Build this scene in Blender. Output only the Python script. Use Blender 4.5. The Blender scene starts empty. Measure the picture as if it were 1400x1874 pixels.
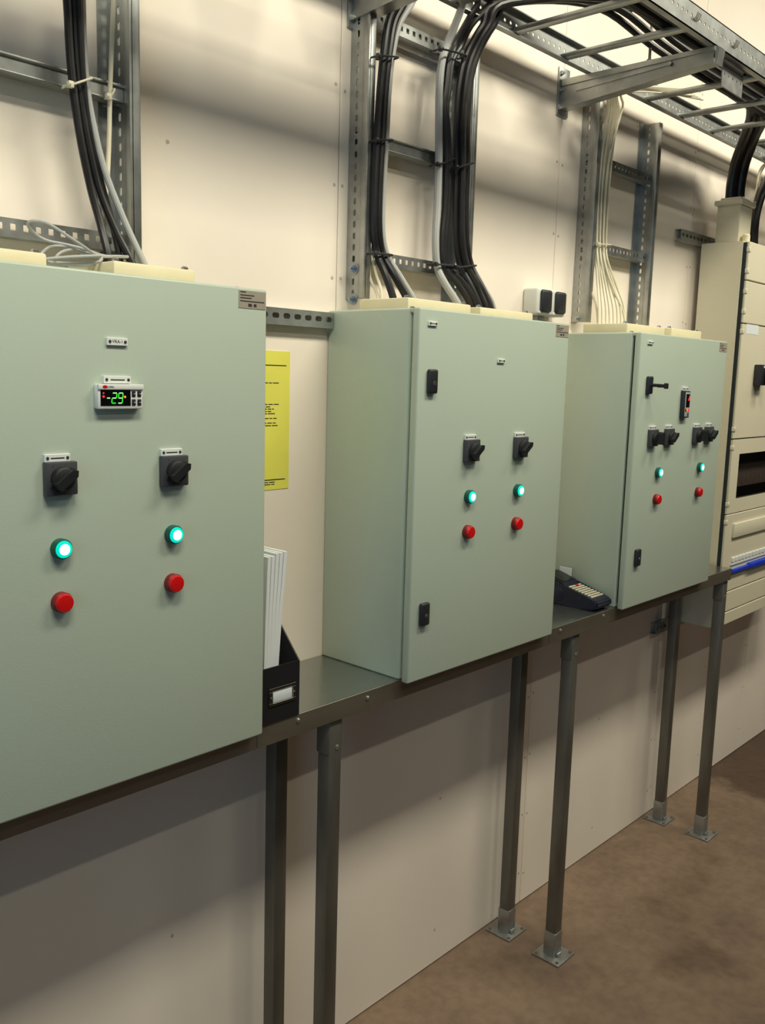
import bpy, bmesh, math, random
import numpy as np
from mathutils import Vector, Matrix
random.seed(7)
S = bpy.context.scene
COL = S.collection

# ------------------------------------------------------------------ camera
CAM = np.array([0.0, -1.5175, 1.6884])
YAW, PIT, ROL, FPX = 0.8310, -0.1481, 0.0284, 1684.55
_f = np.array([math.sin(YAW)*math.cos(PIT), math.cos(YAW)*math.cos(PIT), math.sin(PIT)])
_r = np.cross(_f, [0, 0, 1]); _r /= np.linalg.norm(_r); _u = np.cross(_r, _f)
_R = math.cos(ROL)*_r + math.sin(ROL)*_u
_U = -math.sin(ROL)*_r + math.cos(ROL)*_u
cam_d = bpy.data.cameras.new('camera'); cam = bpy.data.objects.new('camera', cam_d); COL.objects.link(cam)
M = Matrix.Identity(4)
for i in range(3):
    M[i][0] = _R[i]; M[i][1] = _U[i]; M[i][2] = -_f[i]; M[i][3] = CAM[i]
cam.matrix_world = M
cam_d.sensor_fit = 'HORIZONTAL'; cam_d.sensor_width = 36.0; cam_d.lens = FPX/1400.0*36.0
cam_d.clip_start = 0.02
S.camera = cam

def P(u, v, x=None, y=None, z=None):
    """point of the room seen at photo pixel (u, v) that lies on the plane x=, y= or z="""
    d = _R*(u-700)/FPX - _U*(v-937)/FPX + _f
    for i, c in enumerate((x, y, z)):
        if c is not None: t = (c-CAM[i])/d[i]
    return tuple(CAM + t*d)

# ------------------------------------------------------------------ world, lights, exposure
W = bpy.data.worlds.new('world'); S.world = W; W.use_nodes = True
W.node_tree.nodes['Background'].inputs[0].default_value = (0.55, 0.68, 0.85, 1)
W.node_tree.nodes['Background'].inputs[1].default_value = 0.3
S.view_settings.view_transform = 'Standard'; S.view_settings.look = 'None'
S.view_settings.gamma = 1.0; S.view_settings.use_curve_mapping = False
S.view_settings.exposure = 0.0

def area(name, loc, rot, sx, sy, power, col, spread=180):
    l = bpy.data.lights.new(name, 'AREA'); l.shape = 'RECTANGLE'; l.size = sx; l.size_y = sy
    l.energy = power; l.color = col; l.spread = math.radians(spread)
    o = bpy.data.objects.new(name, l); COL.objects.link(o); o.location = loc; o.rotation_euler = rot
    return o
KEY = (1.0, 0.96, 0.78)
# ceiling lamps above and behind the camera, all alike within a row; their places follow from the shadows in the
# photograph: the sharp 45 degree shelf shadow on the wall gives the far row, the soft steep one gives the near row
FAR_Y, FAR_Z, FAR_X, FAR_W = -3.4, 4.1, (1.0, 4.2), 12.0
NEAR_Y, NEAR_Z, NEAR_TILT, NEAR_X, NEAR_W = -1.45, 3.5, math.radians(44), (.25, 2.1, 3.95, 5.8), 19.0
for i, lx in enumerate(FAR_X):
    area('ceiling_tube_%d_offscreen' % (i+1), (lx, FAR_Y, FAR_Z-.004), (math.radians(40), 0, 0), 1.5, .06, FAR_W, KEY)
for i, lx in enumerate(NEAR_X):
    area('ceiling_panel_%d_offscreen' % (i+1), (lx, NEAR_Y, NEAR_Z), (NEAR_TILT, 0, 0), 1.2, .32, NEAR_W, KEY, 114)
# cool daylight from the left (the left-facing sides and the shadows are blue in the photograph)
area('window_left_offscreen', (-2.46, -2.2, 1.9), (0, math.radians(-90), 0), 1.9, 1.9, 22, (0.42, 0.72, 1.0))

# ------------------------------------------------------------------ materials
def lin(c):
    c = c/255.0
    return c/12.92 if c <= 0.04045 else ((c+0.055)/1.055)**2.4
def rgb(r, g, b): return (lin(r), lin(g), lin(b), 1.0)
MATS = {}
def mat(name, col, rough=0.5, metal=0.0, var=0.0, vscale=6.0, bump=0.0, bscale=80.0, emit=None, estr=0.0, stretch=None, spec=0.5, coat=0.0):
    m = bpy.data.materials.new(name); m.use_nodes = True; nt = m.node_tree
    b = nt.nodes['Principled BSDF']
    b.inputs['Base Color'].default_value = col; b.inputs['Roughness'].default_value = rough
    b.inputs['Metallic'].default_value = metal; b.inputs['Specular IOR Level'].default_value = spec
    b.inputs['Coat Weight'].default_value = coat
    if emit:
        b.inputs['Emission Color'].default_value = emit; b.inputs['Emission Strength'].default_value = estr
    if var or bump:
        tc = nt.nodes.new('ShaderNodeTexCoord'); mp = nt.nodes.new('ShaderNodeMapping')
        g = nt.nodes.new('ShaderNodeNewGeometry')
        nt.links.new(g.outputs['Position'], mp.inputs['Vector'])
        if stretch: mp.inputs['Scale'].default_value = stretch
    if var:
        n = nt.nodes.new('ShaderNodeTexNoise'); n.inputs['Scale'].default_value = vscale; n.inputs['Detail'].default_value = 6
        nt.links.new(mp.outputs['Vector'], n.inputs['Vector'])
        r = nt.nodes.new('ShaderNodeValToRGB')
        r.color_ramp.elements[0].position = 0.3; r.color_ramp.elements[1].position = 0.7
        r.color_ramp.elements[0].color = tuple(c*(1-var) for c in col[:3])+(1,)
        r.color_ramp.elements[1].color = tuple(min(1, c*(1+var)) for c in col[:3])+(1,)
        nt.links.new(n.outputs['Fac'], r.inputs['Fac']); nt.links.new(r.outputs['Color'], b.inputs['Base Color'])
        mr = nt.nodes.new('ShaderNodeMapRange')
        mr.inputs['To Min'].default_value = max(0.03, rough*0.85); mr.inputs['To Max'].default_value = min(1, rough*1.2)
        nt.links.new(n.outputs['Fac'], mr.inputs['Value']); nt.links.new(mr.outputs['Result'], b.inputs['Roughness'])
    if bump:
        n2 = nt.nodes.new('ShaderNodeTexNoise'); n2.inputs['Scale'].default_value = bscale; n2.inputs['Detail'].default_value = 3
        nt.links.new(mp.outputs['Vector'], n2.inputs['Vector'])
        bp = nt.nodes.new('ShaderNodeBump'); bp.inputs['Strength'].default_value = bump; bp.inputs['Distance'].default_value = 0.002
        nt.links.new(n2.outputs['Fac'], bp.inputs['Height']); nt.links.new(bp.outputs['Normal'], b.inputs['Normal'])
    MATS[name] = m
    return m
OTHER = mat('far_wall_paint', rgb(104, 106, 104), 0.8)
WALL = mat('wall_paint', rgb(238, 226, 212), 0.75, var=0.03, vscale=3, bump=0.12, bscale=60, spec=0.3)
SCREWM = mat('wall_screw', rgb(186, 176, 160), 0.7)
GYP = mat('joint_filler', rgb(206, 197, 183), 0.9)
CAB = mat('cabinet_paint', rgb(181, 193, 178), 0.33, var=0.015, vscale=2, bump=0.10, bscale=350, spec=0.5)
SEAL = mat('door_seal', rgb(36, 44, 44), 0.8)
GALV = mat('galvanised_steel', rgb(168, 170, 168), 0.40, 0.9, var=0.16, vscale=28, bump=0.05, bscale=120)
GALVD = mat('galvanised_tube', rgb(122, 120, 112), 0.5, 0.8, var=0.22, vscale=18, stretch=(1, 1, .25))
STEEL = mat('brushed_steel', rgb(172, 176, 174), 0.25, 0.95, var=0.05, vscale=40, stretch=(.1, 1, 1))
FLANGE = mat('edge_steel', rgb(140, 132, 120), 0.45, 0.8, var=0.1, vscale=20, stretch=(.2, 1, 1))
ZINC = mat('zinc_bolt', rgb(190, 192, 190), 0.3, 0.9)
BLK = mat('black_plastic', rgb(38, 39, 44), 0.42)
BLK2 = mat('black_knob', rgb(24, 25, 28), 0.5)
PLATE = mat('switch_plate', rgb(66, 67, 72), 0.4)
CBLK = mat('black_cable', rgb(26, 24, 25), 0.38, var=0.15, vscale=30)
CGRY = mat('grey_cable', rgb(170, 170, 168), 0.5)
CCRM = mat('cream_cable', rgb(222, 214, 190), 0.5)
CREAM = mat('cream_plastic', rgb(226, 214, 178), 0.5, var=0.03, vscale=20)
WHITE = mat('white_plastic', rgb(226, 228, 224), 0.4)
INK = mat('ink', rgb(46, 46, 44), 0.8)
RED = mat('red_plastic', rgb(206, 20, 22), 0.3, emit=rgb(206, 20, 22), estr=0.0)
REDD = mat('dark_red_plastic', rgb(120, 14, 18), 0.4)
GREEND = mat('dark_green_plastic', rgb(12, 84, 70), 0.35)
GLOW1 = mat('lamp_lens_glow', rgb(0, 170, 140), 0.3, emit=(0.0, 0.62, 0.50, 1), estr=1.0)
GLOW2 = mat('lamp_core_glow', rgb(220, 255, 250), 0.3, emit=(0.80, 1.0, 0.96, 1), estr=1.7)
DGREEN = mat('green_segments', rgb(10, 120, 10), 0.5, emit=(0.03, 0.75, 0.03, 1), estr=1.0)
DWHITE = mat('pale_segments', rgb(150, 190, 140), 0.5, emit=(0.35, 0.75, 0.30, 1), estr=0.8)
DRED = mat('red_segments', rgb(200, 20, 30), 0.5, emit=(0.75, 0.03, 0.05, 1), estr=1.0)
DORA = mat('orange_segments', rgb(230, 120, 30), 0.5, emit=(0.9, 0.28, 0.03, 1), estr=1.0)
SCREEN = mat('dark_screen', rgb(10, 12, 12), 0.15)
STICK = mat('grey_sticker', rgb(158, 148, 134), 0.6, var=0.04, vscale=60)
YELL = mat('yellow_paper', rgb(226, 220, 92), 0.8, var=0.03, vscale=15)
PAPER = mat('white_paper', rgb(218, 222, 224), 0.8)
BOARD = mat('switchboard_paint', rgb(214, 206, 182), 0.45, var=0.02, vscale=3)
BLUE = mat('blue_plastic', rgb(28, 60, 190), 0.4)
NAVY = mat('navy_plastic', rgb(22, 24, 46), 0.38)
KEYS = mat('key_plastic', rgb(206, 200, 176), 0.5)
INSERT = mat('lock_insert', rgb(110, 112, 116), 0.4, 0.8)
BLUEZ = mat('blue_zinc', rgb(150, 166, 190), 0.3, 0.85)
# smoked window
SMOKE = bpy.data.materials.new('smoked_acrylic'); SMOKE.use_nodes = True
_n = SMOKE.node_tree; _n.nodes.clear()
_o = _n.nodes.new('ShaderNodeOutputMaterial'); _mx = _n.nodes.new('ShaderNodeMixShader'); _mx.inputs[0].default_value = 0.08
_t = _n.nodes.new('ShaderNodeBsdfTransparent'); _t.inputs[0].default_value = (0.58, 0.56, 0.56, 1)
_g = _n.nodes.new('ShaderNodeBsdfGlossy'); _g.inputs['Roughness'].default_value = 0.08
_n.links.new(_t.outputs[0], _mx.inputs[1]); _n.links.new(_g.outputs[0], _mx.inputs[2]); _n.links.new(_mx.outputs[0], _o.inputs[0])
# concrete floor
FLOOR = bpy.data.materials.new('concrete'); FLOOR.use_nodes = True
def _floor():
    nt = FLOOR.node_tree; b = nt.nodes['Principled BSDF']; L = nt.links.new
    g = nt.nodes.new('ShaderNodeNewGeometry')
    def noise(sc, det, ro=0.55):
        n = nt.nodes.new('ShaderNodeTexNoise'); n.inputs['Scale'].default_value = sc; n.inputs['Detail'].default_value = det
        n.inputs['Roughness'].default_value = ro; L(g.outputs['Position'], n.inputs['Vector']); return n
    n1 = noise(2.2, 8, .62); n2 = noise(30, 4); n3 = noise(1.1, 5, .6)
    r1 = nt.nodes.new('ShaderNodeValToRGB'); e = r1.color_ramp.elements
    e[0].position = .32; e[0].color = rgb(112, 92, 76); e[1].position = .68; e[1].color = rgb(152, 128, 106)
    L(n1.outputs['Fac'], r1.inputs['Fac'])
    mx = nt.nodes.new('ShaderNodeMixRGB'); mx.blend_type = 'MULTIPLY'; mx.inputs[0].default_value = .35
    r2 = nt.nodes.new('ShaderNodeValToRGB'); r2.color_ramp.elements[0].position = .35; r2.color_ramp.elements[0].color = (.55, .52, .5, 1); r2.color_ramp.elements[1].position = .6
    L(n2.outputs['Fac'], r2.inputs['Fac']); L(r1.outputs['Color'], mx.inputs[1]); L(r2.outputs['Color'], mx.inputs[2])
    # oil stains
    r3 = nt.nodes.new('ShaderNodeValToRGB'); r3.color_ramp.elements[0].position = .60; r3.color_ramp.elements[0].color = (1, 1, 1, 1)
    r3.color_ramp.elements[1].position = .70; r3.color_ramp.elements[1].color = (.45, .40, .37, 1)
    L(n3.outputs['Fac'], r3.inputs['Fac'])
    m2 = nt.nodes.new('ShaderNodeMixRGB'); m2.blend_type = 'MULTIPLY'; m2.inputs[0].default_value = 1
    L(mx.outputs[0], m2.inputs[1]); L(r3.outputs['Color'], m2.inputs[2])
    # one large damp stain by the wall
    vd = nt.nodes.new('ShaderNodeVectorMath'); vd.operation = 'DISTANCE'; vd.inputs[1].default_value = (4.25, -.22, 0)
    L(g.outputs['Position'], vd.inputs[0])
    ad = nt.nodes.new('ShaderNodeMath'); ad.operation = 'MULTIPLY_ADD'; ad.inputs[1].default_value = -.9
    L(n1.outputs['Fac'], ad.inputs[0]); L(vd.outputs['Value'], ad.inputs[2])
    r4 = nt.nodes.new('ShaderNodeValToRGB'); r4.color_ramp.elements[0].position = .0; r4.color_ramp.elements[0].color = (.35, .30, .27, 1)
    r4.color_ramp.elements[1].position = .12
    L(ad.outputs[0], r4.inputs['Fac'])
    m3 = nt.nodes.new('ShaderNodeMixRGB'); m3.blend_type = 'MULTIPLY'; m3.inputs[0].default_value = 1
    L(m2.outputs[0], m3.inputs[1]); L(r4.outputs['Color'], m3.inputs[2]); L(m3.outputs[0], b.inputs['Base Color'])
    b.inputs['Roughness'].default_value = .7
    bp = nt.nodes.new('ShaderNodeBump'); bp.inputs['Strength'].default_value = .25; bp.inputs['Distance'].default_value = .003
    L(n2.outputs['Fac'], bp.inputs['Height']); L(bp.outputs['Normal'], b.inputs['Normal'])
_floor()

# ------------------------------------------------------------------ mesh helpers
WL = {}                      # world location of every object made here (nothing is rotated as an object)
class MB:
    def __init__(s): s.bm = bmesh.new()
    def box(s, x0, x1, y0, y1, z0, z1, bev=0, seg=2):
        r = bmesh.ops.create_cube(s.bm, size=1.0)
        vs = r['verts']
        for v in vs:
            v.co = Vector(((x0+x1)/2+v.co.x*(x1-x0), (y0+y1)/2+v.co.y*(y1-y0), (z0+z1)/2+v.co.z*(z1-z0)))
        if bev:
            es = list({e for v in vs for e in v.link_edges})
            bmesh.ops.bevel(s.bm, geom=es, offset=bev, segments=seg, affect='EDGES', profile=0.5)
        return s
    def lathe(s, c, axis, prof, n=20):
        """prof: list of (distance along axis, radius); closed at both ends"""
        a = Vector(axis).normalized(); t = a.orthogonal().normalized(); b = a.cross(t); c = Vector(c)
        rings = []
        for d, r in prof:
            rings.append([s.bm.verts.new(c+a*d+(t*math.cos(2*math.pi*k/n)+b*math.sin(2*math.pi*k/n))*r) for k in range(n)])
        for i in range(len(rings)-1):
            for k in range(n):
                s.bm.faces.new((rings[i][k], rings[i][(k+1) % n], rings[i+1][(k+1) % n], rings[i+1][k]))
        s.bm.faces.new(list(reversed(rings[0]))); s.bm.faces.new(rings[-1])
        return s
    def prism(s, pts, vec):
        """polygon pts (3D) extruded by vec"""
        v0 = [s.bm.verts.new(p) for p in pts]; v1 = [s.bm.verts.new(Vector(p)+Vector(vec)) for p in pts]
        n = len(pts)
        s.bm.faces.new(v0[::-1]); s.bm.faces.new(v1)
        for i in range(n): s.bm.faces.new((v0[i], v0[(i+1) % n], v1[(i+1) % n], v1[i]))
        return s
    def tube(s, pts, r, n=10, smooth=6, closed=False):
        pts = [Vector(p) for p in pts]; out = []
        m = len(pts)
        rng = range(m) if closed else range(m-1)
        for i in rng:
            if closed: p0, p1, p2, p3 = pts[(i-1) % m], pts[i], pts[(i+1) % m], pts[(i+2) % m]
            else: p0, p1, p2, p3 = pts[max(i-1, 0)], pts[i], pts[i+1], pts[min(i+2, m-1)]
            for k in range(smooth):
                t = k/smooth
                out.append(0.5*((2*p1)+(p2-p0)*t+(2*p0-5*p1+4*p2-p3)*t*t+(3*p1-p0-3*p2+p3)*t**3))
        if not closed: out.append(pts[-1])
        q = len(out); rings = []; nrm = None
        for i in range(q):
            a = out[(i+1) % q] if (closed or i < q-1) else out[i]
            b = out[i-1] if (closed or i > 0) else out[i]
            t = (a-b).normalized()
            if nrm is None: nrm = t.orthogonal().normalized()
            nrm = (nrm-t*nrm.dot(t)).normalized(); bi = t.cross(nrm)
            rings.append([s.bm.verts.new(out[i]+(nrm*math.cos(2*math.pi*k/n)+bi*math.sin(2*math.pi*k/n))*r) for k in range(n)])
        for i in range(q if closed else q-1):
            A, B = rings[i], rings[(i+1) % q]
            for k in range(n): s.bm.faces.new((A[k], A[(k+1) % n], B[(k+1) % n], B[k]))
        if not closed: s.bm.faces.new(rings[0][::-1]); s.bm.faces.new(rings[-1])
        return s
    def slotted(s, o, U, V, N, n, pitch, width, thick, sl, sw, sv, cf=.3):
        """plate of n cells along U (pitch each), width along V, with a through slot of sl x sw centred at sv of the width"""
        o, U, V, N = Vector(o), Vector(U), Vector(V), Vector(N)
        ch = min(sl, sw)*cf
        hole = [(-sl/2, -sw/2+ch), (-sl/2+ch, -sw/2), (sl/2-ch, -sw/2), (sl/2, -sw/2+ch), (sl/2, sw/2-ch), (sl/2-ch, sw/2), (-sl/2+ch, sw/2), (-sl/2, sw/2-ch)]
        for i in range(n):
            u0 = i*pitch
            vv = []
            for side in (0, 1):
                H = [s.bm.verts.new(o+U*(u0+pitch/2+a)+V*(sv+b)+N*(thick*side)) for a, b in hole]
                Q = [s.bm.verts.new(o+U*(u0+a)+V*b+N*(thick*side)) for a, b in ((0, 0), (pitch, 0), (pitch, width), (0, width))]
                fs = [(Q[0], Q[1], H[2], H[1]), (Q[1], H[3], H[2]), (Q[1], Q[2], H[4], H[3]), (Q[2], H[5], H[4]), (Q[2], Q[3], H[6], H[5]), (Q[3], H[7], H[6]), (Q[3], Q[0], H[0], H[7]), (Q[0], H[1], H[0])]
                for f in fs: s.bm.faces.new(f if side else f[::-1])
                vv.append((H, Q))
            (H0, Q0), (H1, Q1) = vv
            for k in range(8): s.bm.faces.new((H0[k], H0[(k+1) % 8], H1[(k+1) % 8], H1[k]))
            s.bm.faces.new((Q0[0], Q0[1], Q1[1], Q1[0])); s.bm.faces.new((Q0[2], Q0[3], Q1[3], Q1[2]))
            if i == 0: s.bm.faces.new((Q0[3], Q0[0], Q1[0], Q1[3]))
            if i == n-1: s.bm.faces.new((Q0[1], Q0[2], Q1[2], Q1[1]))
        return s
    def rot(s, c, axis, ang, start=0):
        vs = list(s.bm.verts)[start:]
        bmesh.ops.rotate(s.bm, cent=Vector(c), matrix=Matrix.Rotation(ang, 3, axis), verts=vs)
        return s
    def build(s, name, m, parent=None, smooth=True, kind=None):
        bmesh.ops.recalc_face_normals(s.bm, faces=s.bm.faces)
        co = np.array([v.co for v in s.bm.verts]); c = Vector(((co[:, 0].min()+co[:, 0].max())/2, (co[:, 1].min()+co[:, 1].max())/2, co[:, 2].min()))
        bmesh.ops.translate(s.bm, vec=-c, verts=s.bm.verts)
        me = bpy.data.meshes.new(name); s.bm.to_mesh(me); s.bm.free()
        if smooth:
            for p in me.polygons: p.use_smooth = True
            me.set_sharp_from_angle(angle=math.radians(35))
        me.materials.append(m)
        o = bpy.data.objects.new(name, me); COL.objects.link(o)
        place(o, c, parent)
        if kind: o['kind'] = kind
        return o
def place(o, c, parent):
    c = Vector(c)
    if parent is not None:
        o.parent = parent; o.location = c-WL[parent]
    else: o.location = c
    WL[o] = c
def thing(name, loc, label, cat, group=None):
    o = bpy.data.objects.new(name, None); COL.objects.link(o); o.empty_display_size = .05
    place(o, loc, None); return tag(o, label, cat, group)
def tag(o, label, cat, group=None):
    o['label'] = label; o['category'] = cat
    if group: o['group'] = group
    return o
def text(s, c, h, m, name, parent, ry=0):
    """flat lettering on a face that looks towards -y, centred at c, with letter height h"""
    cu = bpy.data.curves.new('t', 'FONT'); cu.body = s; cu.size = h*1.4; cu.align_x = 'CENTER'; cu.align_y = 'CENTER'
    cu.resolution_u = 2; cu.extrude = 0.0001
    ob = bpy.data.objects.new('t', cu); COL.objects.link(ob)
    me = bpy.data.meshes.new_from_object(ob.evaluated_get(bpy.context.evaluated_depsgraph_get()))
    bpy.data.objects.remove(ob); bpy.data.curves.remove(cu)
    for v in me.vertices: v.co = Vector((v.co.x, -v.co.z, v.co.y))
    me.materials.clear(); me.materials.append(m); me.name = name
    o = bpy.data.objects.new(name, me); COL.objects.link(o); place(o, c, parent); return o
def copy_of(o, c, parent):
    d = o.copy(); COL.objects.link(d); d.parent = None; place(d, c, parent); return d

# ------------------------------------------------------------------ the room
X0, X1, YF, ZC = -2.5, 8.5, -6.5, 4.4
def struct(mb, name, m): return mb.build(name, m, None, False, 'structure')
struct(MB().box(X0, X1, YF, 0.05, -.08, 0), 'floor', FLOOR)
struct(MB().box(X0, X1, YF, 0.05, ZC, ZC+.08), 'ceiling', OTHER)
wall = struct(MB().box(X0, X1, .012, .08, 0, ZC), 'wall_back', GYP)
struct(MB().box(X1, X1+.08, YF, .08, 0, ZC), 'wall_right', OTHER)
struct(MB().box(X0, X1, YF-.08, YF, 0, ZC), 'wall_front', OTHER)
wl = MB()
wl.box(X0-.08, X0, YF, .08, 0, .9); wl.box(X0-.08, X0, YF, .08, 2.9, ZC)
wl.box(X0-.08, X0, YF, -3.2, .9, 2.9); wl.box(X0-.08, X0, -1.2, .08, .9, 2.9)
struct(wl, 'wall_left', OTHER)
wf = MB()
for a, b, c, d in ((-3.2, -3.14, .9, 2.9), (-1.26, -1.2, .9, 2.9), (-3.2, -1.2, .9, .96), (-3.2, -1.2, 2.84, 2.9), (-2.23, -2.17, .9, 2.9)):
    wf.box(X0-.07, X0-.02, a, b, c, d)
win = struct(wf, 'window_1', WHITE)
# wall boards with open joints, and their screws
JX = [X0, -1.205, -.31, .59, 1.488, 2.378, 3.27, 4.17, 5.07, 6.0, 7.2, X1]
for a, b in zip(JX[:-1], JX[1:]):
    MB().box(a+.0012, b-.0012, 0, .012, 0.004, ZC, .0012, 1).build('panel', WALL, wall, False)
sc0 = None
for jx in JX[3:8]:
    for k in range(-3, 12):
        for dx in ((-.013, .013, .45) if k % 2 == 0 else (-.013, .013)):
            x, z = jx+dx+random.uniform(-.002, .002), .5+.2*k+random.uniform(-.006, .006)
            if z < .05: continue
            if sc0 is None:
                sc0 = MB().lathe((x, .0005, z), (0, -1, 0), [(0, .0042), (.0008, .0042), (.0012, .003)], 8).build('screw', SCREWM, wall)
            else: copy_of(sc0, (x, WL[sc0].y, z), wall)
# ceiling lamps (above and behind the camera)
for lx in FAR_X:
    t = thing('ceiling_lamp', (lx, FAR_Y, FAR_Z), 'narrow white batten lamp hung under the ceiling', 'lamp', 'narrow batten lamps in a row')
    MB().box(lx-.8, lx+.8, FAR_Y-.04, FAR_Y+.02, FAR_Z+.045, FAR_Z+.10, .005).build('housing', WHITE, t)
    for s in (-.6, .6): MB().lathe((lx+s, FAR_Y, FAR_Z+.10), (0, 0, 1), [(0, .004), (ZC-FAR_Z-.10, .004)], 6).build('hanger', ZINC, t)
for lx in NEAR_X:
    t = thing('ceiling_lamp', (lx, NEAR_Y, NEAR_Z), 'broad white diffuser lamp hung above the gangway, tilted at the wall', 'lamp', 'broad diffuser lamps in a row')
    MB().box(lx-.65, lx+.65, NEAR_Y-.18, NEAR_Y+.18, NEAR_Z+.006, NEAR_Z+.06, .01).rot((lx, NEAR_Y, NEAR_Z), 'X', NEAR_TILT).build('housing', WHITE, t)
    for s in (-.5, .5): MB().lathe((lx+s, NEAR_Y-.03, NEAR_Z+.03), (0, 0, 1), [(0, .004), (ZC-NEAR_Z-.03, .004)], 6).build('hanger', ZINC, t)

# ------------------------------------------------------------------ steel stand that carries the cabinets
ZT, YT, YD, Z0, Z1 = 1.0285, -.2444, -.2719, 1.0266, 1.8266
TX0, TX1 = .20, 3.285
st = thing('steel_stand', (1.75, -.12, 0), 'long grey steel shelf on square tube legs carrying the cabinets', 'stand')
for i, (a, b) in enumerate(((TX0, 1.062), (1.064, 2.068), (2.070, TX1))):
    MB().box(a, b, YT, -.001, ZT-.003, ZT).build('shelf_plate', STEEL, st)
    MB().box(a, b, YT-.0008, YT+.0025, .986, ZT-.0004, .0006, 1).build('front_flange', FLANGE, st)
    MB().box(a, b, -.004, -.001, .986, ZT-.003).build('rear_flange', FLANGE, st)
def leg(x, y, front):
    h = .0175
    l = MB().box(x-h, x+h, y-h, y+h, .006, 1.0245, .003).build('leg', GALVD, st)
    q = h+.0022
    MB().box(x-q, x+q, y-q, y+q, .005, .078, .003).build('foot_sleeve', GALV, l)
    px, py = x, (y if not front else y-.004)
    e = .046
    MB().box(px-e, px+e, py-e+(.0 if front else .002), py+e-(0 if front else .002), 0, .006, .0015).build('base_plate', GALV, l)
    MB().lathe((x-.002, y-q-.004, .012), (1, 0, 0), [(-.010, .002), (-.009, .005), (.009, .005), (.010, .002)], 8).build('weld', ZINC, l)
    for sx, sy in ((1, 1), (1, -1), (-1, -1), (-1, 1)):
        MB().lathe((px+sx*.036, py+sy*.035, .006), (0, 0, 1), [(0, .005), (.003, .005)], 6).build('anchor_bolt', FLANGE, l)
    if front:
        MB().box(x-q, x+q, y-q+.004, y+q, .912, .987, .002).build('top_sleeve', GALVD, l)
        MB().lathe((x+.004, y-q+.0045, .925), (0, -1, 0), [(0, .006), (.003, .006), (.005, .003)], 8).build('screw', ZINC, l)
    else:
        MB().box(x-q, x+q, y-q, y+q, .95, .987, .002).build('top_sleeve', GALVD, l)
for x in (.30, 1.278, 2.222, 3.258):
    leg(x, -.056, False); leg(x, -.2215, True)
for px in ((545, 1318), (672, 1277), (1025, 1154), (1104, 1127)):
    p = P(px[0], px[1], y=YT)
    MB().lathe((p[0], YT, p[2]), (0, -1, 0), [(0, .005), (.0025, .005), (.0045, .0025)], 8).build('rivet', ZINC, st)

# ------------------------------------------------------------------ control cabinets
FY = YD                                   # front plane of the doors
def label_plate(par, xc, zc, w, h, txt=None, name='label_plate', proud=.004):
    o = MB().box(xc-w/2, xc+w/2, FY-proud, FY+.0005, zc-h/2, zc+h/2, .0006, 1).build(name, WHITE, par)
    for s in (-1, 1):
        MB().lathe((xc+s*(w/2-.0045), FY-proud, zc), (0, -1, 0), [(0, .0024), (.0012, .0020)], 8).build('screw', INK, o)
    if txt: text(txt, (xc, FY-proud-.0002, zc), h*.42, INK, 'lettering', o)
    else: MB().box(xc-w*.26, xc+w*.26, FY-proud-.0003, FY-proud, zc-h*.10, zc+h*.06).build('lettering', INK, o, False)
    return o
def rotary(par, xc, zc, ang, big=False):
    h = .0245
    o = MB().box(xc-h, xc+h, FY-.012, FY+.0005, zc-h, zc+h, .0022).build('rotary_switch', PLATE, par)
    y0 = FY-.012
    MB().lathe((xc, y0+.0005, zc), (0, -1, 0), [(0, .0185), (.005, .0180), (.009, .0165), (.0105, .014)], 20).build('knob_base', BLK2, o)
    k = MB()
    L = .0190
    # wedge shaped grip: broad at the panel, narrow at the front
    pts = [(-L, -.0072), (L*.80, -.0072), (L*1.08, 0), (L*.80, .0072), (-L, .0072)]
    d = .0185 if not big else .028
    vs0 = [k.bm.verts.new((xc+a, y0-.004, zc+b)) for a, b in pts]
    vs1 = [k.bm.verts.new((xc+a*.90, y0-d, zc+b*.72)) for a, b in pts]
    k.bm.faces.new(vs0); k.bm.faces.new(vs1[::-1])
    for i in range(5): k.bm.faces.new((vs0[i], vs0[(i+1) % 5], vs1[(i+1) % 5], vs1[i]))
    k.rot((xc, 0, zc), 'Y', -ang)
    bmesh.ops.bevel(k.bm, geom=list(k.bm.edges), offset=.0012, segments=2, affect='EDGES')
    k.build('knob', BLK2, o)
    label_plate(o, xc-.003, zc+h+.0052, .040, .0112, None, 'label_plate', .005)
    for dx, dz, c in ((-.014, .018, '0'), (.004, .019, '1'), (.017, .008, '2')):
        text(c, (xc+dx, y0-.0001, zc+dz), .0036, INK, 'numeral', o)
    return o
def lamp(par, xc, zc):
    o = MB().lathe((xc, FY+.0005, zc), (0, -1, 0), [(0, .0152), (.010, .0152), (.0125, .0140), (.0125, .0130)], 28).build('pilot_lamp', GREEND, par)
    MB().lathe((xc, FY-.0115, zc), (0, -1, 0), [(0, .0130), (.0022, .0126), (.0032, .0095)], 28).build('lens', GLOW1, o)
    MB().lathe((xc, FY-.0140, zc), (0, -1, 0), [(0, .0084), (.0012, .0082), (.0022, .0052)], 24).build('lit_core', GLOW2, o)
def button(par, xc, zc):
    o = MB().lathe((xc, FY+.0005, zc), (0, -1, 0), [(0, .0155), (.0105, .0155), (.0118, .0145)], 28).build('push_button', REDD, par)
    MB().lathe((xc, FY-.0110, zc), (0, -1, 0), [(0, .0144), (.003, .0140), (.005, .0125), (.0056, .009)], 28).build('cap', RED, o)
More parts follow.
